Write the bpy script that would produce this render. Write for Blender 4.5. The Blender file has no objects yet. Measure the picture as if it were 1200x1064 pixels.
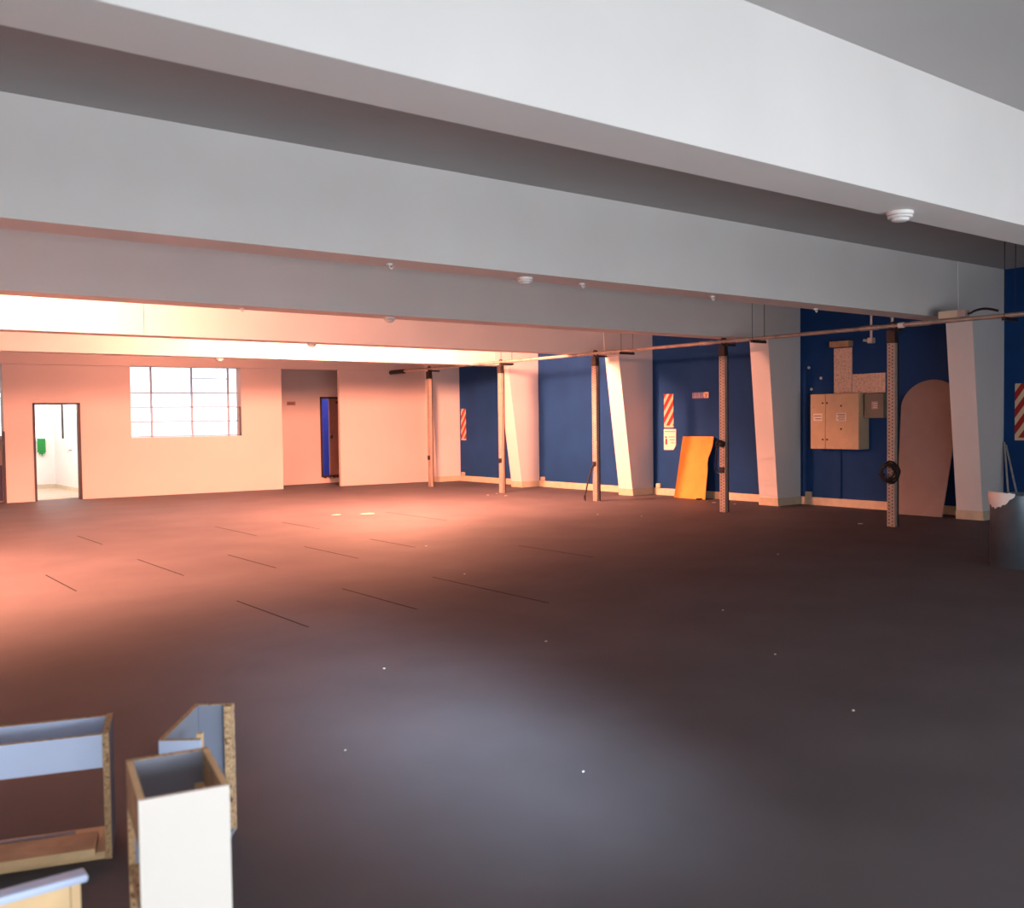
import bpy, bmesh, math, random
from mathutils import Vector, Matrix
R = math.radians
random.seed(7)
scene = bpy.context.scene
COL = scene.collection

# ------------------------------------------------------------------ materials
def node_mat(name, col, rough=.6, spec=.5, metal=0., var=.06, vscale=6., bump=0., bscale=60., spots=None):
    m = bpy.data.materials.new(name); m.use_nodes = True
    nt = m.node_tree; N = nt.nodes; L = nt.links
    b = N['Principled BSDF']
    b.inputs['Roughness'].default_value = rough
    b.inputs['Specular IOR Level'].default_value = spec
    b.inputs['Metallic'].default_value = metal
    tc = N.new('ShaderNodeTexCoord')
    nz = N.new('ShaderNodeTexNoise'); nz.inputs['Scale'].default_value = vscale; nz.inputs['Detail'].default_value = 6
    L.new(tc.outputs['Object'], nz.inputs['Vector'])
    cr = N.new('ShaderNodeValToRGB')
    cr.color_ramp.elements[0].position = .3; cr.color_ramp.elements[1].position = .7
    cr.color_ramp.elements[0].color = [c*(1-var) for c in col]+[1]
    cr.color_ramp.elements[1].color = [min(1, c*(1+var)) for c in col]+[1]
    L.new(nz.outputs['Fac'], cr.inputs['Fac'])
    out = cr.outputs['Color']
    if spots:
        scol, sscale, lo, hi = spots
        n2 = N.new('ShaderNodeTexNoise'); n2.inputs['Scale'].default_value = sscale; n2.inputs['Detail'].default_value = 4
        L.new(tc.outputs['Object'], n2.inputs['Vector'])
        mr = N.new('ShaderNodeMapRange'); mr.inputs['From Min'].default_value = lo; mr.inputs['From Max'].default_value = hi
        L.new(n2.outputs['Fac'], mr.inputs['Value'])
        mx = N.new('ShaderNodeMix'); mx.data_type = 'RGBA'
        L.new(mr.outputs['Result'], mx.inputs['Factor']); L.new(out, mx.inputs['A']); mx.inputs['B'].default_value = list(scol)+[1]
        out = mx.outputs['Result']
    L.new(out, b.inputs['Base Color'])
    if bump:
        n3 = N.new('ShaderNodeTexNoise'); n3.inputs['Scale'].default_value = bscale; n3.inputs['Detail'].default_value = 4
        L.new(tc.outputs['Object'], n3.inputs['Vector'])
        bp = N.new('ShaderNodeBump'); bp.inputs['Strength'].default_value = bump; bp.inputs['Distance'].default_value = .01
        L.new(n3.outputs['Fac'], bp.inputs['Height']); L.new(bp.outputs['Normal'], b.inputs['Normal'])
    return m

def emit_mat(name, col, strength):
    m = bpy.data.materials.new(name); m.use_nodes = True
    b = m.node_tree.nodes['Principled BSDF']
    b.inputs['Base Color'].default_value = (.8, .8, .8, 1)
    b.inputs['Emission Color'].default_value = list(col)+[1]; b.inputs['Emission Strength'].default_value = strength
    return m

def glass_mat(name):
    m = bpy.data.materials.new(name); m.use_nodes = True
    nt = m.node_tree; N = nt.nodes; L = nt.links
    for n in list(N):
        if n.type != 'OUTPUT_MATERIAL': N.remove(n)
    o = N['Material Output']
    t = N.new('ShaderNodeBsdfTransparent'); t.inputs['Color'].default_value = (.93, .96, .97, 1)
    g = N.new('ShaderNodeBsdfGlossy'); g.inputs['Roughness'].default_value = .05
    f = N.new('ShaderNodeFresnel'); f.inputs['IOR'].default_value = 1.45
    mx = N.new('ShaderNodeMixShader')
    L.new(f.outputs[0], mx.inputs[0]); L.new(t.outputs[0], mx.inputs[1]); L.new(g.outputs[0], mx.inputs[2]); L.new(mx.outputs[0], o.inputs['Surface'])
    return m

def math_node(nt, op, a, b=None, c=None):
    n = nt.nodes.new('ShaderNodeMath'); n.operation = op
    for i, v in enumerate((a, b, c)):
        if v is None: continue
        if isinstance(v, (int, float)): n.inputs[i].default_value = v
        else: nt.links.new(v, n.inputs[i])
    return n.outputs[0]

def stripe_mat(name, period, z_at_u0, slope, red=(.40, .008, .008), cream=(.74, .55, .36)):
    """diagonal red stripes: local y runs to the left of the sign, local z up"""
    m = node_mat(name, cream, .5, var=.05, vscale=20)
    nt = m.node_tree; b = nt.nodes['Principled BSDF']
    src = b.inputs['Base Color'].links[0].from_socket
    tc = nt.nodes.new('ShaderNodeTexCoord'); sp = nt.nodes.new('ShaderNodeSeparateXYZ')
    nt.links.new(tc.outputs['Object'], sp.inputs[0])
    v = math_node(nt, 'ADD', sp.outputs['Z'], math_node(nt, 'MULTIPLY', sp.outputs['Y'], slope))
    v = math_node(nt, 'DIVIDE', math_node(nt, 'SUBTRACT', v, z_at_u0), period)
    fr = math_node(nt, 'LESS_THAN', math_node(nt, 'FRACT', v), .54)
    hi = math_node(nt, 'GREATER_THAN', sp.outputs['Z'], .04)
    fr = math_node(nt, 'MULTIPLY', fr, hi)
    mx = nt.nodes.new('ShaderNodeMix'); mx.data_type = 'RGBA'
    nt.links.new(fr, mx.inputs['Factor']); nt.links.new(src, mx.inputs['A']); mx.inputs['B'].default_value = list(red)+[1]
    nt.links.new(mx.outputs['Result'], b.inputs['Base Color'])
    return m

def perforated_mat(name, col):
    """galvanised face punched with two staggered rows of slots (local y across, z up)"""
    m = node_mat(name, col, .5, metal=.15, var=.12, vscale=14)
    nt = m.node_tree; b = nt.nodes['Principled BSDF']
    src = b.inputs['Base Color'].links[0].from_socket
    tc = nt.nodes.new('ShaderNodeTexCoord'); sp = nt.nodes.new('ShaderNodeSeparateXYZ')
    nt.links.new(tc.outputs['Object'], sp.inputs[0])
    tot = None
    for yc, off in ((-.026, 0.), (.026, .5)):
        dz = math_node(nt, 'SUBTRACT', math_node(nt, 'FRACT', math_node(nt, 'ADD', math_node(nt, 'DIVIDE', sp.outputs['Z'], .05), off)), .5)
        dz = math_node(nt, 'MULTIPLY', dz, .05/.012)
        dy = math_node(nt, 'DIVIDE', math_node(nt, 'SUBTRACT', sp.outputs['Y'], yc), .0095)
        d = math_node(nt, 'ADD', math_node(nt, 'MULTIPLY', dz, dz), math_node(nt, 'MULTIPLY', dy, dy))
        h = math_node(nt, 'LESS_THAN', d, 1.)
        tot = h if tot is None else math_node(nt, 'MAXIMUM', tot, h)
    mx = nt.nodes.new('ShaderNodeMix'); mx.data_type = 'RGBA'
    nt.links.new(tot, mx.inputs['Factor']); nt.links.new(src, mx.inputs['A']); mx.inputs['B'].default_value = (.02, .015, .012, 1)
    nt.links.new(mx.outputs['Result'], b.inputs['Base Color'])
    return m

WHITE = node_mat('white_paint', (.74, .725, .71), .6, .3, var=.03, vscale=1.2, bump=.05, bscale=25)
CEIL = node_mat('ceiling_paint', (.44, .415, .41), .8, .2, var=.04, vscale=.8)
BACKW = node_mat('plaster_wall_paint', (.56, .49, .475), .7, .3, var=.03, vscale=1.)
BLUE = node_mat('blue_wall_paint', (.011, .052, .18), .6, .08, var=.10, vscale=1.5, bump=.06, bscale=40)
CREAM = node_mat('cream_skirting_paint', (.62, .54, .40), .5, .4, var=.08, vscale=8)
TILEW = node_mat('white_wash_tiles', (.82, .80, .78), .3, .5, var=.02)
TILEF = node_mat('beige_floor_tiles', (.55, .42, .32), .4, .5, var=.08)
BLACK = node_mat('black_rubber', (.008, .008, .009), .5, .4)
DARKMETAL = node_mat('dark_bracket_metal', (.035, .028, .026), .45, .5, metal=.4, var=.2, vscale=20)
DARKFRAME = node_mat('dark_frame_paint', (.03, .018, .018), .5)
GALV = node_mat('galvanised_steel', (.46, .42, .38), .45, .5, metal=.5, var=.18, vscale=12)
PERF = perforated_mat('perforated_steel', (.38, .31, .265))
PIPE = node_mat('weathered_pipe_steel', (.42, .35, .30), .45, .5, metal=.3, var=.25, vscale=5)
BEIGE = node_mat('beige_cabinet_enamel', (.56, .42, .27), .45, .5, var=.07, vscale=5, spots=((.36, .30, .22), 14, .66, .74))
GREYGREEN = node_mat('grey_green_enamel', (.17, .165, .13), .45, .5, var=.1)
STICKER = node_mat('paper_sticker', (.80, .72, .62), .7, .2, var=.03)
PRINT = node_mat('dark_print', (.10, .07, .06), .7, .2)
REDPRINT = node_mat('red_print', (.5, .02, .02), .6, .3)
PLY = node_mat('bare_particleboard', (.80, .57, .44), .75, .2, var=.16, vscale=30, spots=((.30, .17, .10), 45, .60, .68))
CHIP = node_mat('chipboard_edge', (.54, .35, .19), .8, .2, var=.35, vscale=90, spots=((.16, .08, .04), 60, .58, .66))
ORANGE = node_mat('orange_plywood', (.80, .33, .055), .6, .3, var=.09, vscale=4, spots=((.45, .13, .02), 5, .68, .76))
WOOD = node_mat('pale_pine_board', (.82, .58, .32), .6, .3, var=.10, vscale=7)
BROWNWOOD = node_mat('worn_brown_plank', (.48, .30, .17), .6, .3, var=.22, vscale=9)
LBLUE = node_mat('light_blue_laminate', (.58, .70, .95), .4, .4, var=.03, vscale=5)
GBLUE = node_mat('grey_blue_laminate', (.27, .30, .38), .5, .4, var=.05, vscale=7)
MELAMINE = node_mat('white_melamine', (.76, .715, .66), .35, .4, var=.015, vscale=3)
ARCHB = node_mat('grey_mauve_board', (.27, .205, .19), .6, .3, var=.08, vscale=3)
BINMETAL = node_mat('blue_grey_bin_steel', (.10, .13, .155), .38, .5, metal=.55, var=.12, vscale=4)
PLASTICW = node_mat('white_bin_liner', (.85, .80, .76), .4, .4, var=.04)
PLASTIC = node_mat('white_plastic', (.82, .80, .78), .4, .4, var=.02)
GREENCL = node_mat('green_cloth', (.03, .24, .06), .8, .2, var=.15, vscale=30)
WINFRAME = node_mat('blue_grey_window_steel', (.30, .42, .58), .5, .4, var=.05)
BROWNDOOR = node_mat('brown_door_paint', (.30, .16, .13), .5, .4, var=.08)
VIVIDBLUE = node_mat('vivid_blue_paint', (.05, .07, .55), .5, .4, var=.05)
MAUVE = node_mat('mauve_dado_paint', (.10, .085, .16), .5, .3, var=.06)
GREYP = node_mat('grey_dado_paint', (.42, .33, .31), .5, .3, var=.05)
FADED = node_mat('faded_lilac_label', (.15, .15, .27), .6, .3, var=.12, vscale=30)
FADEDP = node_mat('pale_letter_print', (.40, .34, .42), .6, .3, var=.1)
BROWNSIGN = node_mat('dull_brown_plate', (.33, .20, .17), .6, .3, var=.08)
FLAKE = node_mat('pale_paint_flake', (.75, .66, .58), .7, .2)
GLASS = glass_mat('window_glass')
SEAM = node_mat('dark_floor_seam', (.006, .005, .005), .8, .1)
FLOORM = node_mat('dark_rubber_floor', (.079, .072, .080), .70, .45, var=.16, vscale=1.1, bump=.10, bscale=160,
                  spots=((.10, .085, .075), 38, .73, .80))
WARM = emit_mat('warm_lamp_glass', (1., .345, .205), 2100)
COOLFILL = emit_mat('added_pale_glow', (1., .93, .88), 230)
CORRFILL = emit_mat('added_dim_glow', (1., .85, .8), 40)

# ------------------------------------------------------------------ mesh helper
class MB:
    def __init__(s): s.v = []; s.f = []; s.m = []
    def add(s, vs, fs, mi=0):
        o = len(s.v); s.v += [tuple(v) for v in vs]
        for f in fs: s.f.append([o+i for i in f]); s.m.append(mi)
        return s
    def box(s, x0, x1, y0, y1, z0, z1, mi=0):
        vs = [(x, y, z) for z in (z0, z1) for y in (y0, y1) for x in (x0, x1)]
        return s.add(vs, [(0, 2, 3, 1), (4, 5, 7, 6), (0, 1, 5, 4), (2, 6, 7, 3), (0, 4, 6, 2), (1, 3, 7, 5)], mi)
    def prism(s, poly, d, mi=0):
        """poly: list of 3-D points; d: extrusion vector"""
        n = len(poly); d = Vector(d)
        vs = [Vector(p) for p in poly] + [Vector(p)+d for p in poly]
        return s.add(vs, [tuple(range(n))[::-1], tuple(range(n, 2*n))] + [(i, (i+1) % n, n+(i+1) % n, n+i) for i in range(n)], mi)
    def rod(s, a, b, r, n=12, mi=0, r2=None):
        a = Vector(a); b = Vector(b); d = (b-a).normalized(); r2 = r if r2 is None else r2
        u = d.orthogonal().normalized(); w = d.cross(u)
        vs = [a+(u*math.cos(2*math.pi*i/n)+w*math.sin(2*math.pi*i/n))*r for i in range(n)]
        vs += [b+(u*math.cos(2*math.pi*i/n)+w*math.sin(2*math.pi*i/n))*r2 for i in range(n)]
        return s.add(vs, [tuple(range(n))[::-1], tuple(range(n, 2*n))] + [(i, (i+1) % n, n+(i+1) % n, n+i) for i in range(n)], mi)
    def tube(s, pts, r, n=8, closed=False, mi=0):
        pts = [Vector(p) for p in pts]; k = len(pts); vs = []; fs = []
        prev = None
        for i, p in enumerate(pts):
            if closed: t = (pts[(i+1) % k]-pts[i-1]).normalized()
            else: t = (pts[min(i+1, k-1)]-pts[max(i-1, 0)]).normalized()
            u = t.orthogonal().normalized() if prev is None else (prev-t*prev.dot(t)).normalized()
            prev = u; w = t.cross(u)
            vs += [p+(u*math.cos(2*math.pi*j/n)+w*math.sin(2*math.pi*j/n))*r for j in range(n)]
        for i in range(k if closed else k-1):
            a = i*n; b = ((i+1) % k)*n
            fs += [(a+j, a+(j+1) % n, b+(j+1) % n, b+j) for j in range(n)]
        if not closed: fs += [tuple(range(n))[::-1], tuple(range((k-1)*n, k*n))]
        return s.add(vs, fs, mi)
    def lathe(s, prof, c=(0, 0, 0), n=24, mi=0):
        """prof: (r, z) from bottom to top"""
        vs = []; fs = []
        for r, z in prof:
            vs += [(c[0]+r*math.cos(2*math.pi*i/n), c[1]+r*math.sin(2*math.pi*i/n), c[2]+z) for i in range(n)]
        for k in range(len(prof)-1):
            fs += [(k*n+i, k*n+(i+1) % n, (k+1)*n+(i+1) % n, (k+1)*n+i) for i in range(n)]
        fs += [tuple(range(n))[::-1], tuple(range((len(prof)-1)*n, len(prof)*n))]
        return s.add(vs, fs, mi)
    def build(s, name, mats, parent=None, origin=(0, 0, 0), bevel=0, smooth=False):
        o = Vector(origin)
        me = bpy.data.meshes.new(name)
        me.from_pydata([tuple(Vector(v)-o) for v in s.v], [], s.f)
        if not isinstance(mats, (list, tuple)): mats = [mats]
        for m in mats: me.materials.append(m)
        for p, mi in zip(me.polygons, s.m): p.material_index = mi; p.use_smooth = smooth
        bm = bmesh.new(); bm.from_mesh(me); bmesh.ops.recalc_face_normals(bm, faces=bm.faces); bm.to_mesh(me); bm.free()
        ob = bpy.data.objects.new(name, me); COL.objects.link(ob)
        ob.location = o
        if parent is not None: ob.parent = parent
        if bevel:
            b = ob.modifiers.new('edge_bevel', 'BEVEL'); b.width = bevel; b.segments = 2; b.limit_method = 'ANGLE'
        if smooth:
            me.set_sharp_from_angle(angle=R(40))
        return ob

def tag(o, label, cat, group=None, kind=None):
    o['label'] = label; o['category'] = cat
    if group: o['group'] = group
    if kind: o['kind'] = kind
    return o
def thing(name, label, cat, loc=(0, 0, 0), rz=0, group=None):
    o = bpy.data.objects.new(name, None); COL.objects.link(o)
    o.empty_display_size = .1
    o.location = loc; o.rotation_euler = (0, 0, rz)
    return tag(o, label, cat, group)
def struct(mb, name, mats, label, cat, parent=None, **k):
    o = mb.build(name, mats, parent, **k)
    if parent is None: tag(o, label, cat, kind='structure')
    return o
def copy_tree(o, parent=None):
    c = o.copy(); COL.objects.link(c)
    if parent is not None: c.parent = parent
    for ch in [x for x in bpy.data.objects if x.parent == o]: copy_tree(ch, c)
    return c

# ------------------------------------------------------------------ setting
XL, YN, ZC = -2.4, -2.2, 3.79                       # left wall, near wall, ceiling
BAYS = [(-2.2, 3.4, 15.06), (3.4, 7.25, 14.97), (7.25, 10.84, 14.86), (10.84, 14.35, 14.67), (14.35, 18.0, 14.565), (18.0, 22.2, 14.54)]
def xw(y):                                           # face of the right wall, bay by bay between the columns
    for a, b, x in BAYS:
        if y <= b: return x
    return BAYS[-1][2]
def yb(x): return 22.30-.095*(x-4.3)                 # face of the back wall

fl = MB(); fl.box(XL-.3, 15.5, YN-.3, 24.2, -.15, 0)
for x, y0, y1 in [(5.44, 13.03, 14.62), (3.29, 6.9, 8.35), (5.33, 6.41, 8.26), (6.49, 13.15, 14.5), (4.31, 6.93, 8.28), (6.44, 10.37, 11.54),
                  (4.38, 9.96, 11.36), (3.42, 10.14, 11.75), (3.49, 13.55, 14.87), (5.42, 9.99, 11.43), (8.57, 12.85, 14.77), (7.5, 8.2, 9.6), (2.3, 9.9, 11.2)]:
    fl.box(x-.007, x+.007, y0, y1, 0, .0012, 1)
struct(fl, 'floor', [FLOORM, SEAM], 'dark charcoal rubber floor with thin seams, scuffs and dust', 'floor')

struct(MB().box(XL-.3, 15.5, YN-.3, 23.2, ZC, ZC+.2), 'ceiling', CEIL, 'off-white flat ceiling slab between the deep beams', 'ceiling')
struct(MB().box(XL-.3, XL, YN-.3, 23.5, 0, ZC), 'wall_left', WHITE, 'plain white wall on the left side of the hall', 'wall')

bay_labels = ['blue wall bay beside the photographer', 'dark blue wall bay with the striped sign at the right edge', 'blue wall bay holding the beige electrical cabinet',
              'blue wall bay behind the orange board', 'plain blue wall bay behind the post with the strap', 'blue wall bay in the far corner with a striped sign']
for (a_, b_, x_), lb in zip(BAYS, bay_labels):
    struct(MB().box(x_, x_+.4, a_, b_, 0, ZC), 'wall_right', BLUE, lb, 'wall', origin=(x_, a_, 0))

# near wall (behind the camera) with unseen openings shaped for the cool front light
wn = MB()
wn.box(XL-.3, -2., YN-.3, YN, 0, ZC); wn.box(9., 15.5, YN-.3, YN, 0, ZC); wn.box(-2., 9., YN-.3, YN, 0, .2); wn.box(-2., 9., YN-.3, YN, 1.5, 2.2); wn.box(-2., 9., YN-.3, YN, 2.7, ZC)
struct(wn, 'wall_near', WHITE, 'white wall behind the photographer with unseen openings shaped for the light', 'wall')
wf = MB()
for i in range(9):
    x = -2.+11.*i/8
    wf.box(x-.025, x+.025, YN-.2, YN-.15, .2, 1.5); wf.box(x-.025, x+.025, YN-.2, YN-.15, 2.2, 2.7)
for z in (.22, 1.48, 2.22, 2.68): wf.box(-2., 9., YN-.2, YN-.15, z-.02, z+.02)
struct(wf, 'window_3', WINFRAME, 'unseen steel framed glazing added behind the photographer to carry light', 'window')

# back wall built in pieces round its openings
bw = MB(); T = .28
def seg(m, x0, x1, z0, z1, dy=0., t=T, mi=0):
    m.prism([(x0, yb(x0)+dy, z0), (x1, yb(x1)+dy, z0), (x1, yb(x1)+dy+t, z0), (x0, yb(x0)+dy+t, z0)], (0, 0, z1-z0), mi)
seg(bw, XL, 2.2, 0, ZC); seg(bw, 2.2, 3.87, 2.92, ZC); seg(bw, 3.87, 4.42, 0, ZC); seg(bw, 4.42, 5.34, 2.09, ZC)
seg(bw, 5.34, 6.38, 0, ZC); seg(bw, 6.38, 8.83, 0, 1.31); seg(bw, 6.38, 8.83, 2.9, ZC); seg(bw, 8.83, 9.81, 0, ZC)
seg(bw, 9.81, 11.285, 2.895, ZC); seg(bw, 11.285, 15.0, 0, ZC, 0, .09)
struct(bw, 'wall_back', BACKW, 'pale plastered back wall with a doorway, a window and a recess', 'wall')
ub = MB(); seg(ub, XL, 14.5, 2.905, ZC, -.035, .034)
struct(ub, 'trim_1', BACKW, 'shallow painted band along the top of the back wall', 'trim')

# beams, columns
yc = [3.29, 7.05, 10.64, 14.15, 17.80]
so = [2.97, 2.97, 2.95, 2.885, 2.86]
base = [14.42, 14.34, 14.20, 14.07, 14.04]
top = [14.08, 13.99, 13.93, 13.69, 13.66]
blab = ['nearest deep white ceiling beam, across the top of the photo', 'second ceiling beam from the front, ending at the wide column',
        'third ceiling beam from the front, grey and in shade', 'fourth ceiling beam, glowing cream at its left end with a joint',
        'farthest ceiling beam, brightly lit, just before the back wall']
clab = ['white tapered column at the near end of the right wall', 'tapered white column behind the metal bin',
        'tapered white column between the orange board and the beige cabinet', 'tapered white column left of the striped sign and orange board',
        'tapered white column second from the back wall, behind a post']
for i in range(5):
    y, s, t, b = yc[i], so[i], top[i], base[i]
    w = xw(y+.2)+.05
    m = MB().prism([(w, y, 0), (b, y, 0), (t, y, s), (t-.38, y, s), (t-.42, y, ZC), (w, y, ZC)], (0, .4, 0))
    c = struct(m, 'column', WHITE, clab[i], 'column', origin=(b, y, 0))
    p = MB(); p.prism([(w, y-.012, 0), (b-.012, y-.012, 0), (b-.012-.015, y-.012, .14), (w, y-.012, .14)], (0, .424, 0))
    p.build('base_band', CREAM, c, origin=(0, 0, 0)).location = (-b, -y, 0)
    m = MB().box(XL, t-.25, y+.010, y+.40, s, ZC)
    bo = struct(m, 'beam', WHITE, blab[i], 'beam', origin=(XL, y, s))
    if i == 3:
        MB().box(XL, 4.29, y+.0, y+.0099, s-.002, ZC).build('facing_panel', WHITE, bo).location = (-XL, -y, -s)
# corner column
m = MB().prism([(14.6, 21.08, 0), (13.80, 21.08, 0), (13.70, 21.08, 1.9), (13.62, 21.08, ZC), (14.6, 21.08, ZC)], (0, .45, 0))
c = struct(m, 'column', WHITE, 'tapered white column in the far corner beside the back wall', 'column', origin=(13.8, 21.08, 0))
MB().prism([(14.6, 21.068, 0), (13.788, 21.068, 0), (13.78, 21.068, .14), (14.6, 21.068, .14)], (0, .2, 0)).build('base_band', CREAM, c).location = (-13.8, -21.08, 0)

# skirting boards, one per bay
sk = MB()
edges = [(YN, 3.278), (3.702, 7.038), (7.462, 10.628), (11.052, 14.138), (14.562, 17.788), (18.212, 21.06)]
for a, b in edges:
    sk.box(xw((a+b)/2)-.03, xw((a+b)/2)-.001, a, b, 0, .14)
struct(sk, 'baseboard_right', CREAM, 'cream skirting along the foot of the blue wall', 'skirting')

# window in back wall
def window(name, label, x0, x1, z0, z1, dy, cols, rows, extra=()):
    o = bpy.data.objects.new(name, None); COL.objects.link(o); tag(o, label, 'window', kind='structure'); o.location = (x0, yb(x0), z0)
    l = Vector(o.location)
    f = MB(); h = .02
    def bar(xa, xb, za, zb): seg(f, xa, xb, za, zb, dy, .04)
    for x in cols: bar(x-h, x+h, z0, z1)
    for z in rows: bar(x0, x1, z-.014, z+.014)
    for xa, xb, z in extra: bar(xa, xb, z-.01, z+.01)
    f.build('window_frame', WINFRAME, o).location = -l
    g = MB(); seg(g, x0, x1, z0, z1, dy+.018, .004); g.build('glass', GLASS, o).location = -l
    return o
window('window_1', 'steel framed grid window full of daylight in back wall', 6.38, 8.83, 1.31, 2.9, .22,
       (6.42, 6.885, 7.78, 8.62), (1.33, 1.665, 1.995, 2.32), ((7.78, 8.62, 2.655),))
dj = MB(); seg(dj, 8.80, 8.83, 1.31, 2.0, 0.0, .05)
struct(dj, 'trim_2', DARKFRAME, 'short dark strip on the right jamb of the back window', 'trim')
# far left glazed opening with painted dado
lp = MB()
seg(lp, 2.2, 4.3, 0, .77, .62, .1, 0); seg(lp, 2.2, 4.3, .77, 1.40, .62, .1, 1)
seg(lp, 2.2, 4.3, 2.92, ZC, .62, .1, 1); seg(lp, 4.15, 4.3, 1.4, 2.92, .62, .1, 1)
struct(lp, 'wall_lobby', [MAUVE, GREYP], 'mauve and grey dado panel at the left edge of the back wall', 'wall')
sv = []
o = bpy.data.objects.new('window_2', None); COL.objects.link(o); tag(o, 'bright glazing at the far left edge of the back wall', 'window', kind='structure')
g = MB(); seg(g, 2.2, 4.15, 1.40, 2.92, .66, .004); g.build('glass', GLASS, o)
g = MB()
for x in (2.22, 3.1): seg(g, x-.02, x+.02, 1.4, 2.92, .64, .04)
seg(g, 2.2, 4.15, 2.2, 2.23, .64, .04); g.build('window_frame', WINFRAME, o)
dj = MB(); seg(dj, 3.84, 3.885, 0, 1.5, -.012, .06)
struct(dj, 'trim_3', DARKFRAME, 'dark corner strip at the left end of the back wall', 'trim')

# washroom behind the left doorway
o = bpy.data.objects.new('door_1', None); COL.objects.link(o); tag(o, 'dark door frame of the bright washroom doorway', 'door', kind='structure')
o.location = (4.42, yb(4.42), 0); l = Vector(o.location)
f = MB(); seg(f, 4.42, 4.46, 0, 2.09, -.015, .12); seg(f, 5.285, 5.34, 0, 2.09, -.015, .12); seg(f, 4.42, 5.34, 2.055, 2.09, -.015, .12)
f.build('door_frame', DARKFRAME, o).location = -l
ww = MB()
ww.box(5.79, 5.95, 22.62, 26.9, 0, 2.7); ww.box(3.6, 3.75, 23.2, 26.9, 0, 2.7); ww.box(3.75, 5.79, 26.7, 26.85, 0, 1.24); ww.box(3.75, 5.79, 26.7, 26.85, 2.45, 2.7)
ww.box(5.70, 5.79, 26.7, 26.85, 1.24, 2.45); ww.box(3.75, 4.2, 26.7, 26.85, 1.24, 2.45)
ww.box(3.6, 5.95, 23.05, 26.9, 2.7, 2.8); ww.box(4.35, 4.42, 22.6, 23.1, 0, 2.7)
struct(ww, 'wall_washroom', TILEW, 'white tiled washroom walls seen through the left doorway', 'wall')
struct(MB().box(3.75, 5.79, 22.62, 26.7, -.1, .012), 'floor_washroom', TILEF, 'beige tiled washroom floor beyond the left doorway', 'floor')
struct(MB().box(5.765, 5.79, 23.2, 26.7, .012, .11).box(3.75, 5.765, 26.675, 26.7, .012, .11), 'baseboard_washroom', CREAM, 'cream skirting inside the washroom', 'skirting')
o = bpy.data.objects.new('window_4', None); COL.objects.link(o); tag(o, 'overexposed window at the far end of the washroom', 'window', kind='structure')
MB().box(4.2, 5.7, 26.77, 26.774, 1.24, 2.45).build('glass', GLASS, o)
MB().box(4.2, 4.24, 26.75, 26.79, 1.24, 2.45).box(5.66, 5.7, 26.75, 26.79, 1.24, 2.45).box(4.9, 4.93, 26.75, 26.79, 1.24, 2.45).build('window_frame', PLASTIC, o)
c = MB()
for i in range(10):
    x0 = 5.36+.019*i; dz = .02*math.sin(i*2.1)
    c.box(x0, x0+.02, 26.60+.012*math.sin(i*1.7), 26.625+.012*math.sin(i*1.7), .86+.14*abs(.55-i/9)+dz, 1.28)
c.box(5.36, 5.55, 26.62, 26.70, 1.26, 1.285)
tag(c.build('towel', GREENCL, origin=(5.45, 26.6, .9)), 'green cloth hanging under the washroom window', 'towel')
tag(MB().rod((5.765, 25.72, 1.28), (5.765, 25.72, 2.7), .022).build('downpipe', DARKMETAL, origin=(5.765, 25.72, 1.28), smooth=True), 'dark vertical pipe on the white washroom wall', 'pipe')
t = thing('tap', 'small chrome tap on the right washroom wall', 'tap', (5.79, 24.95, 1.0))
MB().rod((0, 0, 0), (-.09, 0, 0), .014).rod((-.08, 0, 0), (-.09, 0, -.05), .011).build('spout', GALV, t, smooth=True)
MB().box(-.06, -.035, -.035, .035, .014, .03).build('handle', GALV, t)

# recess with an inner doorway
rw = MB(); YI = 23.05
rw.box(9.6, 11.45, YI, YI+.12, 0, 3.0); rw.box(12.35, 14.0, YI, YI+.12, 0, 3.0); rw.box(11.45, 12.35, YI, YI+.12, 2.27, 3.0); rw.box(11.45, 12.35, YI, YI+.12, 0, .17)
rw.box(13.9, 14.0, 21.75, YI, 0, 3.0); rw.box(9.55, 9.67, 22.06, YI+.12, 0, 3.0); rw.box(9.55, 14.0, 22.0, YI+.1, 3.0, 3.1)
struct(rw, 'wall_recess', BACKW, 'pale inner wall of the recess with a raised doorway', 'wall')
o = bpy.data.objects.new('door_2', None); COL.objects.link(o); tag(o, 'dark framed raised doorway with a brown door in the recess', 'door', kind='structure')
o.location = (11.45, YI, .17); l = Vector(o.location)
MB().box(11.45, 11.50, YI-.02, YI+.14, .17, 2.27).box(12.3, 12.35, YI-.02, YI+.14, .17, 2.27).box(11.45, 12.35, YI-.02, YI+.14, 2.22, 2.27).build('door_frame', DARKFRAME, o).location = -l
d = MB().prism([(11.735, YI+.05, .2), (12.31, YI+.02, .2), (12.31, YI+.06, .2), (11.735, YI+.09, .2)], (0, 0, 2.02)).build('door_leaf', BROWNDOOR, o, bevel=.004); d.location = -l
MB().box(11.93, 12.06, YI-.01, YI+.035, 2.10, 2.15).build('door_closer', BLACK, o).location = -l
MB().box(11.762, 11.80, YI-.005, YI+.05, 1.17, 1.26).build('handle', BLACK, o).location = -l
tm = MB().box(11.45, 12.35, YI-.06, YI+.14, .165, .20)
for k in range(7): tm.prism([(11.5+.125*k, YI-.062, .165), (11.58+.125*k, YI-.062, .165), (11.56+.125*k, YI-.062, .125)], (0, .06, 0))
tm.build('threshold', DARKFRAME, o).location = -l
struct(MB().box(11.2, 13.0, 24.0, 24.1, 0, 3.0).box(11.2, 13.0, YI+.12, 24.0, 2.6, 2.7), 'wall_passage', VIVIDBLUE, 'vivid blue wall seen through the recess doorway', 'wall')
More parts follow.
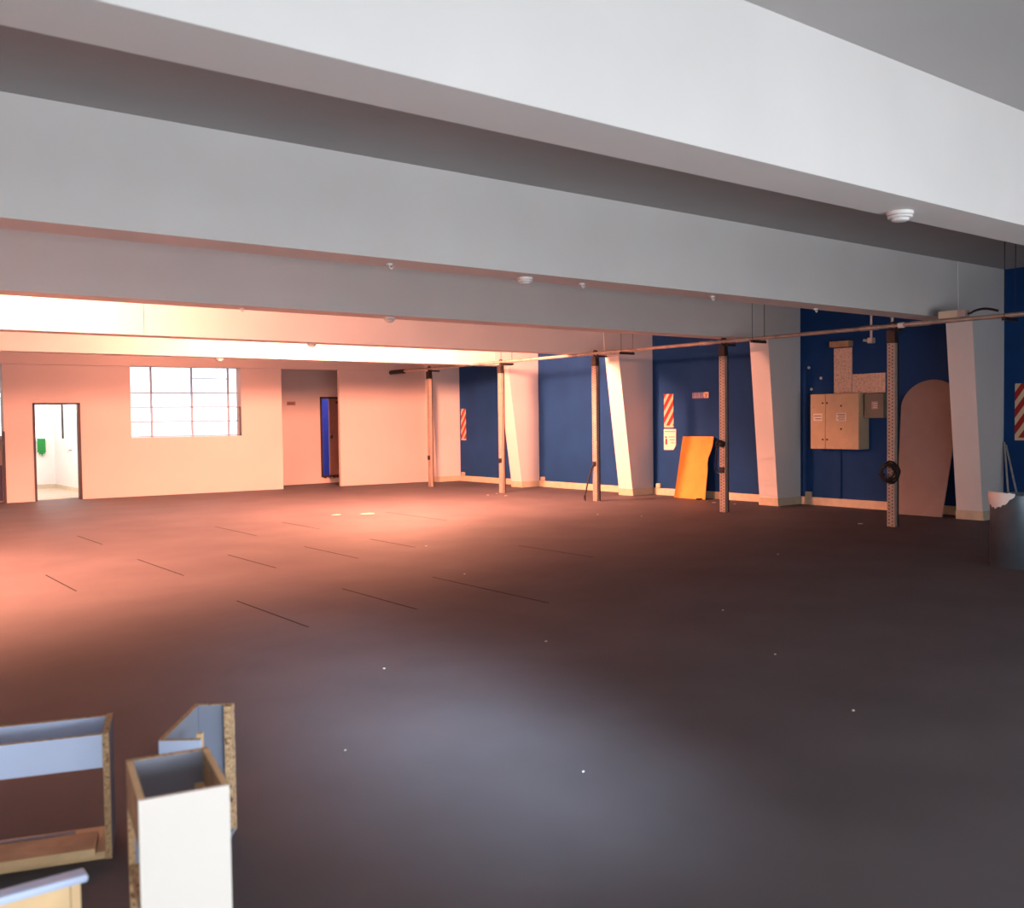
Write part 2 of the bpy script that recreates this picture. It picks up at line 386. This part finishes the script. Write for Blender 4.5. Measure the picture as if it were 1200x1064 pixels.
s_ = thing('door_sign', 'small dull brown nameplate on the inner recess wall', 'sign', (10.52, YI-.015, 2.045))
MB().box(0, .24, 0, .013, 0, .10).build('plate', BROWNSIGN, s_, bevel=.002)
lt = MB()
for k in range(5): lt.box(.03+.036*k, .05+.036*k, -.0015, 0, .03, .07)
lt.build('lettering', PRINT, s_)

# ------------------------------------------------------------------ rail, posts, hangers
XP, ZP = 12.70, 2.865
t = thing('overhead_pipe', 'long steel pipe rail carried by the posts along the blue wall', 'pipe', (XP, 11, ZP))
MB().rod((0, -9.2, 0), (0, 10.6, 0), .030, 14).build('pipe', PIPE, t, smooth=True)
posts_y = [7.55, 10.62, 13.78, 16.82, 19.70]
for y in posts_y:
    for q, mt in ((y-.42, GALV), (y+.36, GALV)):
        MB().rod((0, q-.14-11, 0), (0, q+.14-11, 0), .036, 14).build('coupling', mt, t, smooth=True)
wb = MB().rod((0, 7.55-.18-11, 0), (0, 7.55-.10-11, 0), .040, 14).build('coupling_sleeve', PLASTIC, t, smooth=True); wb['label'] = 'bright white sleeve'
ds = MB().rod((0, 20.84-11, -.01), (0, 21.58-11, -.01), .055, 14).build('lagging', DARKMETAL, t, smooth=True); ds['label'] = 'dark lagging at the far end'
# a bent cable and box riding on the pipe in front of the second column
t = thing('junction_box', 'beige junction box on the pipe before the wide column', 'box', (XP, 6.62, ZP+.03))
MB().box(-.06, .06, -.05, .22, 0, .10).build('body', CREAM, t, bevel=.006)
MB().box(-.062, .05, -.16, -.051, .005, .09).build('grey_cover', GREYP, t, bevel=.004)
pts = [(0, -.16-.025*k, .03+.045*math.sin(k/16*math.pi)*(1 if k > 2 else .6)) for k in range(17)]
tag(MB().tube(pts, .016).build('loose_cable', BLACK, origin=(0, 0, 0), smooth=True), 'black cable bowing up off the pipe beside the junction box', 'cable').location = (XP, 6.62, ZP+.04)

post_labels = ['perforated steel post nearest the camera, with black coil on it', 'perforated steel post just right of the orange board',
               'perforated steel post with a black strap leaning at its foot', 'steel post in front of the tapered column, second from back',
               'farthest steel post, in front of the corner column']
def make_post():
    t = thing('rack_post', post_labels[0], 'post', (XP, posts_y[0], 0), group='steel posts under the pipe')
    MB().box(-.035, .035, -.06, .06, 0, 2.70).build('upright', PERF, t, bevel=.004)
    MB().box(.0351, .046, -.075, .075, 0, 2.70).build('back_plate', DARKMETAL, t)
    b = MB().box(-.045, .045, -.065, .065, 2.62, 2.80)
    b.tube([(0, .0, 2.78), (0, .02, 2.83), (0, .03, 2.90), (0, .0, 2.915), (0, -.05, 2.905), (0, -.075, 2.85), (0, -.08, 2.78)], .020)
    b.build('clamp', DARKMETAL, t)
    MB().box(.02, .30, -.02, .02, 2.795, 2.83).build('arm', DARKMETAL, t)
    return t
p0 = make_post()
posts = [p0]
for i in range(1, 5):
    c = copy_tree(p0); c.location = (XP, posts_y[i], 0); c['label'] = post_labels[i]; posts.append(c)
for i in (1, 3, 4):                                   # clips low on three posts
    MB().box(-.055, .0, -.045, .045, .66, .76).build('clip', BLACK, posts[i], bevel=.004)
MB().rod((0, 0, 2.92), (0, 0, 3.0), .02).lathe([(.035, 2.985), (.035, 3.0)], n=12).build('stub', GALV, posts[0], smooth=True)

hang_lab = ['twin rod pipe hanger nearest the camera, beside the wide column', 'twin rod pipe hanger before the column left of the cabinet',
            'twin rod pipe hanger before the column left of the orange board', 'twin rod pipe hanger nearest the back wall']
h0 = thing('pipe_hanger', hang_lab[0], 'hanger', (XP, 5.91, 0), group='trapeze hangers under the pipe')
for sx in (-.15, .15): MB().rod((sx, 0, 2.80), (sx, 0, ZC), .005, 8).build('threaded_rod', DARKMETAL, h0, smooth=True)
MB().box(-.18, .18, -.02, .02, 2.79, 2.833).build('strut', DARKMETAL, h0)
for y, lb in zip((9.89, 12.9, 16.6), hang_lab[1:]):
    c = copy_tree(h0); c.location = (XP, y, 0); c['label'] = lb
t = thing('drop_conduit', 'short grey conduit dropping from the ceiling just left of the nearest post', 'conduit', (12.78, 7.93, ZC))
MB().rod((.0, 0, 0), (.0, 0, -1.07), .018).build('tube', GALV, t, smooth=True)
MB().box(-.045, .045, -.04, .04, -1.14, -1.06).rod((-.02, .03, -1.10), (-.05, .10, -1.09), .022).build('elbow_fitting', GALV, t, bevel=.006)
MB().box(-.05, .05, -.05, .05, -.02, 0).build('ceiling_plate', GALV, t)

# cables on posts
def coil(name, label, loc, rad, loops, r, seed, squash=1.):
    rnd = random.Random(seed); m = MB()
    for k in range(loops):
        rr = rad*(1-.09*k+rnd.uniform(-.05, .05)); ph = rnd.uniform(0, 6.28); off = -.012-.017*k
        pts = []
        for j in range(28):
            a = 2*math.pi*j/28
            pts.append((off+.012*math.sin(2*a+ph), rr*math.cos(a)+rnd.uniform(-.004, .004), squash*rr*math.sin(a)+.012*math.sin(3*a+ph)))
        m.tube(pts, r, 7, closed=True)
    m.tube([(-.02, rad*.6, -.03), (-.03, rad*1.0, -.05), (-.02, rad*1.3, -.04)], r, 7)
    o = m.build(name, BLACK, smooth=True); o.location = loc
    return tag(o, label, 'cable')
coil('cable_coil', 'black cable coil hung on the nearest post', (XP-.056, 7.535, .78), .15, 5, .012, 3)
coil('cable_wrap', 'black cable bundle strapped round the post beside orange board', (XP-.05, 10.62, 1.155), .085, 4, .014, 5, .5)
tag(MB().tube([(XP-.05, 10.70, 1.15), (XP+.1, 10.85, 1.12), (XP+.5, 11.2, .98), (XP+.85, 11.5, .80), (XP+1.05, 11.7, .66), (XP+.9, 11.5, .58), (XP+.4, 11.0, .62), (XP+.05, 10.72, .67)], .012, 7).build('hanging_cable', BLACK, smooth=True),
    'black cable sagging from the post toward the orange board', 'cable')
t = thing('webbing_strap', 'black webbing strap slanting from post to floor, left of a column', 'strap', (XP-.03, 13.78, 0))
MB().tube([(-.012, 0, .72), (-.025, .05, .66), (-.06, .09, .5), (-.10, .12, .3), (-.13, .13, .15)], .016, 7).build('band', BLACK, t, smooth=True)
fr = MB()
for k in range(5): fr.tube([(-.13, .13, .16), (-.15+.015*k, .10+.03*k, .08), (-.17+.03*k, .08+.04*k, .006)], .007, 6)
fr.build('frayed_end', BLACK, t, smooth=True)
MB().box(-.02, .0, -.04, .04, .68, .77).build('buckle', BLACK, t, bevel=.004)

# ------------------------------------------------------------------ blue wall fittings
t = thing('electrical_cabinet', 'large beige two-door electrical cabinet on the blue wall', 'cabinet', (14.55, 9.26, 1.02))
xb_ = xw(9.7)-14.55-.0005
MB().box(.02, xb_, 0, .95, 0, .96).build('body', BEIGE, t, bevel=.004)
def door_(y0, y1, bolts, sy, sz, sw, sh, lines):
    d = MB().box(0, .0195, y0, y1, .004, .956).build('door', BEIGE, t, bevel=.003)
    s = MB().box(-.002, 0, sy-sw/2, sy+sw/2, sz-sh/2, sz+sh/2).build('sticker', STICKER, d)
    l = MB()
    for k in range(lines):
        z = sz+sh/2-(k+.8)*sh/(lines+.6); l.box(-.003, -.002, sy-sw*.4, sy+sw*(.4-.12*(k % 2)), z-.008, z+.004)
    l.build('print', PRINT, s)
    for by, bz in bolts: MB().rod((-.014, by, bz), (0, by, bz), .014, 10).build('latch', DARKMETAL, d, smooth=True)
door_(.655, .948, ((.70, .80), (.70, .165)), .80, .555, .18, .13, 2)
door_(.002, .645, ((.61, .80), (.61, .165), (.335, .745), (.335, .35)), .335, .555, .19, .14, 4)
t = thing('meter_box', 'small grey-green meter box right of the beige cabinet', 'box', (14.66, 8.87, 1.55))
MB().box(.012, xw(9.1)-14.66+.002, 0, .36, 0, .415).build('body', GREYGREEN, t, bevel=.004)
d = MB().box(0, .0115, .004, .356, .004, .411).build('door', GREYGREEN, t, bevel=.003)
s = MB().box(-.002, 0, .10, .22, .15, .28).build('sticker', GREYP, d)
MB().box(-.003, -.002, .12, .20, .24, .25).box(-.003, -.002, .12, .18, .20, .21).box(-.003, -.002, .12, .19, .17, .18).build('print', STICKER, s)
xq = xw(9.7)
tag(MB().box(xq-.03, xq-.002, 9.575, 9.925, 1.985, 2.775).build('wall_board', PLY, origin=(xq, 9.75, 1.985), bevel=.003), 'upright bare particleboard panel above the beige cabinet', 'board')
tag(MB().box(xq-.03, xq+.002, 8.95, 9.565, 1.975, 2.31).build('wall_board', PLY, origin=(xq, 9.25, 1.985), bevel=.003), 'sideways bare particleboard panel above the grey-green meter box', 'board')
tag(MB().box(xq-.16, xq-.002, 9.56, 9.93, 2.79, 2.89).build('timber_block', BROWNWOOD, origin=(xq, 9.75, 2.79), bevel=.004), 'dark timber block on top of the upright particleboard panel', 'block')
tag(MB().rod((xq-.02, 9.80, .14), (xq-.02, 9.80, 1.02), .016).rod((xq-.02, 9.80, .14), (xq-.02, 9.80, .20), .026).build('conduit', BLUE, origin=(xq, 9.8, .14), smooth=True), 'blue painted conduit running down below the beige cabinet', 'conduit')
for k, (y, z, lb) in enumerate([(10.45, 2.47, 'topmost pale wall plug left of the particleboard panels'), (10.20, 2.27, 'middle pale wall plug, nearest the particleboard panel'), (10.40, 2.08, 'lowest pale wall plug, just above the beige cabinet')]):
    tag(MB().rod((xw(y)-.02, y, z), (xw(y)+.003, y, z), .026, 10).build('wall_plug', FLAKE, origin=(xw(y), y, z), smooth=True), lb, 'wall plug', 'wall plugs on the blue wall')

def stripe_sign(yr, z0, w, h, label, zu):
    x = xw(yr)-.014
    t = thing('hazard_sign', label, 'sign', (x, yr, z0))
    MB().box(0, .012, 0, w, 0, h).build('plate', stripe_mat('red_cream_stripes', .253, zu, 1.42), t, bevel=.002)
    return t
stripe_sign(20.795, 1.08, .215, .83, 'narrow red striped sign nearest the back wall', .30)
stripe_sign(13.56, 1.40, .26, .69, 'red striped sign above the extinguisher notice', .193)
stripe_sign(6.62, 1.19, .26, .86, 'red striped sign at right edge above the metal bin', .20)
x = xw(13.6)-.02
t = thing('extinguisher_notice', 'white extinguisher notice with red symbol under the striped sign', 'sign', (x, 13.49, .94))
MB().prism([(0, .335, 0), (0, .335, .43), (0, 0, .43), (0, 0, .09), (0, .075, 0)], (.022, 0, 0)).build('plate', STICKER, t, bevel=.002)
MB().box(-.002, 0, .24, .29, .11, .22).box(-.002, 0, .25, .28, .22, .235).box(-.002, 0, .245, .30, .25, .275).build('extinguisher_symbol', REDPRINT, t)
l = MB()
for k in range(3): l.box(-.002, 0, .03, .20-.03*k, .26-.06*k, .275-.06*k)
l.box(-.002, 0, .02, .31, .37, .385); l.build('print', BROWNSIGN, t)
x = xw(12.85)-.012
t = thing('wall_label', 'small faded lettered label high on the blue wall', 'sign', (x, 12.63, 1.975))
MB().box(0, .01, 0, .42, 0, .125).build('plate', FADED, t)
l = MB(); yk = .41
for wv in (.012, .03, .012, .03, .012, .026):
    l.box(-.002, 0, yk-wv, yk, .02, .105); l.box(-.002, 0, yk-wv-.022, yk-wv, .02, .04); yk -= wv+.034
l.build('lettering', FADEDP, t)
l = MB(); l.box(-.002, 0, .0, .115, .01, .122, 0)
l.prism([(-.003, .085, .10), (-.003, .065, .10), (-.003, .05, .02), (-.003, .06, .02)], (.001, 0, 0), 1)
l.prism([(-.003, .035, .10), (-.003, .02, .10), (-.003, .05, .02), (-.003, .06, .02)], (.001, 0, 0), 1)
l.build('pale_tile', [PLY, PRINT], t)

for y, lb in ((21.0, 'cream socket box in the far corner on the skirting'), (17.72, 'cream socket box beside the second column from the back'),
              (14.05, 'cream socket box left of the orange board'), (10.53, 'cream socket box under the beige cabinet, beside the column')):
    xx = xw(y-.1)
    t = thing('socket_box', lb, 'socket', (xx, y-.14, .12), group='socket boxes on the skirting')
    MB().box(-.055, -.0005, 0, .12, .021, .115).build('body', CREAM, t, bevel=.006)
    MB().box(-.062, -.0551, .012, .108, .03, .106).build('cover', CREAM, t, bevel=.003)

# arched board leaning on blue wall
Yl, Yr, Hb = 8.44, 7.68, 2.24
m = MB(); poly = [(.0, 0), (-.15, 1.78)]
for k in range(1, 20):
    a = math.pi*(1-k/20); poly.append((.34+.49*math.cos(a), 1.78+.43*math.sin(a)))
poly += [(.83, 1.78), (.76, 0)]
fx, tx = 14.34, 14.86
lean = math.asin((tx-fx-.03)/2.21)
pts = [(fx+z*math.sin(lean), Yl-u, z*math.cos(lean)) for u, z in poly]
tag(m.prism(pts, (-.02*math.cos(lean), 0, .02*math.sin(lean))).build('arched_board', ARCHB, origin=(fx, 8.06, 0), bevel=.003), 'tall grey round-topped board leaning against the blue wall', 'board')

# orange plywood leaning
m = MB(); poly = [(0, 0), (0, .55), (-.02, .60), (0, .68), (.0, 1.25), (.80, 1.25), (.80, 1.05), (.77, .92), (.725, .80), (.735, .68), (.755, .58), (.80, 0)]
poly = [(0, 0), (.0, 1.25), (.80, 1.25), (.80, 1.06), (.775, .95), (.735, .83), (.73, .72), (.76, .60), (.80, 0)]
fx = 14.33; lean = math.asin(.27/1.25)
pts = [(fx+z*math.sin(lean), 13.24-u, z*math.cos(lean)) for u, z in poly]
o = tag(m.prism(pts, (-.015*math.cos(lean), 0, .015*math.sin(lean))).build('plywood_board', ORANGE, origin=(fx, 12.8, 0), bevel=.002), 'orange plywood board with notched edge leaning on the blue wall', 'board')
tag(MB().box(14.22, 14.30, 12.50, 12.58, 0, .03).build('timber_offcut', BLACK, bevel=.004, origin=(14.26, 12.54, 0)), 'small black offcut on the floor at the foot of the orange board', 'offcut')

# bin and sticks
BX, BY = 10.31, 4.69
t = thing('waste_bin', 'tall blue-grey metal bin at the right edge', 'bin', (BX, BY, 0))
MB().lathe([(.265, 0), (.272, .012), (.272, .03), (.276, .035), (.278, .73), (.284, .735), (.284, .755), (.270, .757), (.262, .74), (.258, .05), (.0, .05)], n=40).build('drum', BINMETAL, t, smooth=True)
m = MB(); n = 18
vs = []; fs = []
rnd = random.Random(4)
a0 = math.atan2(-BY, -BX)
for i in range(n+1):
    a = a0-.15-1.45*i/n; e = math.sin(i/n*math.pi)
    for r, z in ((.23, .66), (.255, .765+.02*e), (.295, .775+.015*rnd.random()), (.298, .74-.05*e*rnd.random()), (.293, .735-.13*e+.03*rnd.random())):
        vs.append((r*math.cos(a), r*math.sin(a), z))
for i in range(n):
    for k in range(4): fs.append((i*5+k, (i+1)*5+k, (i+1)*5+k+1, i*5+k+1))
o = m.add(vs, fs).build('bin_liner', PLASTICW, None); o.location = (BX, BY, 0)
sd = o.modifiers.new('thickness', 'SOLIDIFY'); sd.thickness = .003
tag(o, 'white plastic liner crumpled over the rim of the bin', 'bag')
for k, (ty, tz, by, lb) in enumerate([(7.015, 1.16, 6.78, 'thin grey stick behind the bin, the left one'), (6.99, 1.12, 6.60, 'thin grey stick behind the bin, the right one')]):
    tag(MB().rod((14.62, by, 0), (14.92, ty, tz), .014, 10).build('stick', GALV, origin=(14.62, by, 0), smooth=True), lb, 'stick', 'sticks leaning behind the bin')

# ------------------------------------------------------------------ ceiling fittings
def detector(x, y, z, r, label):
    t = thing('smoke_detector', label, 'smoke detector', (x, y, z), group='smoke detectors under the beams')
    MB().lathe([(r*.96, -.022), (r, -.018), (r, 0)], n=28).build('base', PLASTIC, t, smooth=True)
    MB().lathe([(r*.5, -.062), (r*.62, -.058), (r*.7, -.045), (r*.95, -.04), (r*.95, -.028), (r*.8, -.022)], n=28).build('head', PLASTIC, t, smooth=True)
detector(6.10, 3.57, 2.97, .085, 'white smoke detector under the nearest beam')
detector(5.82, 7.30, 2.97, .078, 'white smoke detector under the second beam')
detector(6.42, 10.88, 2.95, .075, 'white smoke detector under the third beam')
detector(7.02, 14.38, 2.885, .075, 'white smoke detector under the fourth beam')
detector(6.85, 18.02, 2.86, .085, 'white smoke detector under the farthest beam')
for x, y, z, lb in ((4.31, 7.29, 2.97, 'small ceiling hook left of the detector under the second beam'), (6.55, 7.29, 2.97, 'small ceiling hook just right of the detector, second beam'),
                (8.50, 7.26, 2.97, 'small ceiling hook midway along the second beam'), (10.63, 7.38, 2.97, 'small ceiling hook under the second beam, above the cabinet'),
                (4.42, 10.88, 2.95, 'small ceiling hook under the third beam, above the window')):
    m = MB().rod((0, 0, 0), (0, 0, -.015), .03, 10)
    m.tube([(0, 0, -.01), (.0, 0, -.03), (.02, 0, -.045), (.035, 0, -.03), (.03, 0, -.02)], .007, 6)
    o = m.build('ceiling_hook', PLASTIC, smooth=True); o.location = (x, y, z); tag(o, lb, 'hook', 'hooks under the beams')

def lamp(x, y, z, mat, label, r=.13, drop=.0):
    t = thing('ceiling_lamp', label, 'lamp', (x, y, z))
    MB().lathe([(r*.8, -.05), (r*.9, -.04), (r*.9, 0)], n=24).build('base', PLASTIC, t, smooth=True)
    if drop: MB().rod((0, 0, -.05), (0, 0, -drop), .012).build('stem', PLASTIC, t, smooth=True)
    c = -.05-drop-r*.92
    MB().lathe([(r*math.sin(a), c-r*math.cos(a)) for a in [math.pi*k/12 for k in range(1, 12)]], n=20).build('globe', mat, t, smooth=True)
lamp(9.2, 14.98, ZC, WARM, 'warm globe lamp hidden between the two farthest beams', .23, .24)
lamp(6.6, 19.2, ZC, WARM, 'small unseen warm globe lamp added to lift the back wall', .060)  # added out of view to brighten the back wall
lamp(1.1, 11.56, ZC, WARM, 'warm globe lamp hidden between the third and fourth beams', .22)
lamp(4.9, 24.6, 2.7, COOLFILL, 'unseen white lamp added to brighten the washroom')  # added above the door head so the washroom reads bright
lamp(12.6, 23.55, 2.6, CORRFILL, 'unseen lamp added to light the blue passage wall', .08)  # added out of sight to light the vivid blue wall

# ------------------------------------------------------------------ foreground carcasses
# long blue unit at the left edge
t = thing('shelf_carcass', 'long light blue open carcass at the left edge', 'shelf unit', (.953, 3.685, 0), R(-18.4))
L_ = -.80
def edged(mb_args, mat, edge_args): 
    m = MB().box(*mb_args, 0)
    for e in edge_args: m.box(*e, 1)
    return m
edged((-.022, 0, 0.002, .254, 0, .468), LBLUE, [(-.0225, .0005, -.001, .0025, 0, .469), (-.0225, .0005, 0, .254, .467, .4695)]).build('end_panel', [GBLUE, CHIP], t)
edged((L_, -.023, .002, .018, .342, .464), LBLUE, [(L_, -.023, .002, .018, .4641, .4655)]).build('front_rail', [LBLUE, CHIP], t)
edged((L_, -.023, .236, .253, .342, .464), LBLUE, [(L_, -.023, .236, .253, .4641, .4655)]).build('rear_rail', [LBLUE, CHIP], t)
MB().box(L_, L_+.018, .0, .254, 0, .468).build('end_panel', GBLUE, t)
MB().box(L_+.019, -.023, .004, .25, 0, .028).build('bottom_panel', WOOD, t, bevel=.002)
cR, sR = math.cos(R(-18.4)), math.sin(R(-18.4))
def loc_a(x, y): return (.953+cR*x-sR*y, 3.685+sR*x+cR*y)
o = MB().box(-.77, -.055, -.08, .08, 0, .030).box(-.77, -.055, -.0825, -.0801, .001, .029, 1).build('loose_plank', [BROWNWOOD, WOOD]); o.location = (*loc_a(0, .05), .0285); o.rotation_euler = (0, 0, R(-18.4)); tag(o, 'worn brown plank lying in the bottom of the blue carcass', 'plank')
o = MB().box(-.74, -.14, -.012, .012, 0, .016).build('loose_batten', GBLUE, bevel=.002); o.location = (*loc_a(0, .19), .0285); o.rotation_euler = (0, 0, R(-18.4)); tag(o, 'thin grey-blue batten behind the brown plank', 'batten')
# low pine unit with blue top
t = thing('pine_carcass', 'low pine unit with a light blue top rail, bottom left corner', 'cabinet', (.668, 2.832, 0), R(-1.5))
m = MB(); prof = []
for k in range(9):
    a = -math.pi/2+math.pi*k/8; prof.append((-.012+.012*math.cos(a), .012*math.sin(a)+.338))
MB().box(-.62, 0, -.004, .056, .322, .345).build('top_rail', LBLUE, t, bevel=.008)
MB().box(-.60, -.048, .004, .020, 0, .3215).build('front_panel', WOOD, t)
MB().box(-.046, -.020, .004, .052, 0, .3215).build('side_panel', WOOD, t, bevel=.002)
MB().box(-.62, -.602, .004, .052, 0, .3215).build('side_panel', WOOD, t, bevel=.002)
MB().box(-.60, -.048, .036, .052, 0, .3215).build('rear_panel', WOOD, t)
# white tall unit
t = thing('drawer_carcass', 'tall open-topped unit with a plain white front panel', 'cabinet', (.744, 2.609, 0), R(-10.9))
W, D, H = .237, .357, .60
MB().box(0, W, 0, .016, 0, H).build('front_panel', MELAMINE, t, bevel=.0012)
edged((.018, W-.018, D-.017, D, .0, H-.002), GBLUE, [(0, W, D-.018, D, H-.002, H), (.0, .018, D-.018, D, 0, H-.002), (W-.018, W, D-.018, D, 0, H-.002)]).build('rear_panel', [GBLUE, CHIP], t)
edged((0, .017, .0165, D-.0185, H-.135, H-.002), CHIP, [(0, .018, .0165, D-.0185, H-.002, H)]).build('side_rail', [BROWNWOOD, WOOD], t)
edged((W-.017, W, .0165, D-.0185, H-.135, H-.002), CHIP, [(W-.018, W, .0165, D-.0185, H-.002, H)]).build('side_rail', [BROWNWOOD, WOOD], t)
MB().box(.001, W-.001, .0165, D-.0185, .27, .288).build('shelf', CHIP, t)
MB().box(.001, W-.001, .0165, D-.0185, .0, .018).build('bottom_panel', CHIP, t)
MB().box(W-.045, W-.0185, D-.05, D-.0185, .40, .50).build('corner_cleat', WOOD, t)
# small angled unit behind
t = thing('corner_carcass', 'small angled grey-blue unit standing behind the white-fronted one', 'cabinet', (1.046, 3.395, 0), R(-36.2))
D, W, H = .417, .150, .50
edged((0, .014, 0, D, 0, H-.002), GBLUE, [(-.001, .015, 0, D, H-.002, H)]).build('left_panel', [GBLUE, CHIP], t)
edged((.015, W, D-.016, D, 0, H-.002), GBLUE, [(.015, W, D-.016, D, H-.002, H), (W, W+.0012, D-.016, D, 0, H)]).build('rear_panel', [GBLUE, CHIP], t)
MB().box(W-.028, W-.001, D-.045, D-.0165, 0, H).build('edge_cleat', CHIP, t)
edged((.002, W-.004, -.016, -.001, H-.05, H-.002), LBLUE, [(.002, W-.004, -.016, -.001, H-.002, H)]).build('front_rail', [LBLUE, CHIP], t)
MB().box(.085, .105, .14, .16, H-.12, H-.03).build('cleat', WOOD, t)
MB().box(.015, W, 0, D-.017, .0, .016).build('bottom_panel', GBLUE, t)

# ------------------------------------------------------------------ paint flakes on the floor
fl_pos = [(12.11, 16.55, .05), (12.50, 16.75, .04), (12.25, 16.1, .06), (10.9, 11.8, .035), (11.22, 11.09, .03), (13.95, 11.9, .10), (14.0, 11.45, .05), (12.68, 8.05, .09),
          (8.21, 14.74, .26), (7.7, 14.95, .16), (6.6, 10.37, .025), (5.68, 8.19, .022), (2.17, 4.17, .012), (2.87, 3.22, .014), (4.6, 2.96, .018), (4.38, 5.30, .016), (9.2, 6.9, .03), (6.2, 5.2, .016), (3.1, 5.4, .015), (5.3, 4.0, .016)]  # largest flake is oversized, its pale colour paints the lit floor spot
fl_lab = {0: 'pale paint flake left of the second post from the back', 1: 'pale paint flake at the foot of the second post from the back', 2: 'pale paint flake in front of the second post from the back',
          5: 'long pale flake by the skirting right of the orange board', 6: 'pale flake by the skirting before the column right of orange board', 7: 'pale flake on the floor left of the nearest post',
          8: 'larger pale flake, enlarged to paint in the bright spot of lit floor', 9: 'smaller pale flake in the bright patch of floor'}
first = None
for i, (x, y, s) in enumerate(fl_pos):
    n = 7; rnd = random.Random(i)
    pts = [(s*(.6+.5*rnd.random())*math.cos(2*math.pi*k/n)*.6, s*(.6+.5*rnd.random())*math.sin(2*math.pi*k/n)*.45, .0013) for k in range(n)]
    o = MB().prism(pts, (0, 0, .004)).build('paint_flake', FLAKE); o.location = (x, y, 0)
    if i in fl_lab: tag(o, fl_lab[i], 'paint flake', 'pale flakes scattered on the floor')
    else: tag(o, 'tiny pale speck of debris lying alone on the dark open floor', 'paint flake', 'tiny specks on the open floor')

# ------------------------------------------------------------------ light
wld = bpy.data.worlds.new('World'); scene.world = wld; wld.use_nodes = True
nt = wld.node_tree; bg = nt.nodes['Background']
bg.inputs['Color'].default_value = (.90, .95, 1.0, 1); bg.inputs['Strength'].default_value = 2.4
def area(name, loc, rot, sx, sy, power, col):
    d = bpy.data.lights.new(name, 'AREA'); d.shape = 'RECTANGLE'; d.size = sx; d.size_y = sy; d.energy = power; d.color = col
    o = bpy.data.objects.new(name, d); COL.objects.link(o); o.location = loc; o.rotation_euler = rot
    return o
area('added_low_daylight', (3.5, YN-.32, .85), (R(90), 0, 0), 10.8, 1.25, 450, (.90, .95, 1.0))  # added lamp, set low to light beam fronts more than floor
sh = area('added_pool_lamp', (1.3, YN-.05, 2.45), (0, 0, 0), 1.0, .4, 29, (.62, .80, 1.0))  # narrow aimed lamp added to make the cool pool on the floor
sh.data.spread = R(17)
sh.rotation_euler = (Vector((2.75, 4.35, 0))-sh.location).to_track_quat('-Z', 'Y').to_euler()

# ------------------------------------------------------------------ camera
cam = bpy.data.cameras.new('camera'); cam.sensor_width = 36; cam.sensor_fit = 'HORIZONTAL'; cam.lens = 36*1126.1/1200
cam.clip_start = .05
co = bpy.data.objects.new('camera', cam); COL.objects.link(co); scene.camera = co
rt = Vector((0.7913, -0.6113, -0.0131)); dn = Vector((-0.0321, -0.0201, -0.9993)); fw = Vector((0.6107, 0.7911, -0.0355))
yaw, pit, rol = 0.6575, -0.0355, -0.0131
fw = Vector((math.sin(yaw)*math.cos(pit), math.cos(yaw)*math.cos(pit), math.sin(pit)))
r0 = Vector((math.cos(yaw), -math.sin(yaw), 0)); u0 = r0.cross(fw)
rt = r0*math.cos(rol)+u0*math.sin(rol); up = -r0*math.sin(rol)+u0*math.cos(rol)
M = Matrix((rt, up, -fw)).transposed().to_4x4(); M.translation = (0, 0, 1.6); co.matrix_world = M
cam.dof.use_dof = True; cam.dof.focus_distance = 15.; cam.dof.aperture_fstop = 2.8

vs_ = scene.view_settings
scene.display_settings.display_device = 'sRGB'
vs_.view_transform = 'Standard'; vs_.look = 'None'; vs_.gamma = 1; vs_.exposure = 0; vs_.use_curve_mapping = False
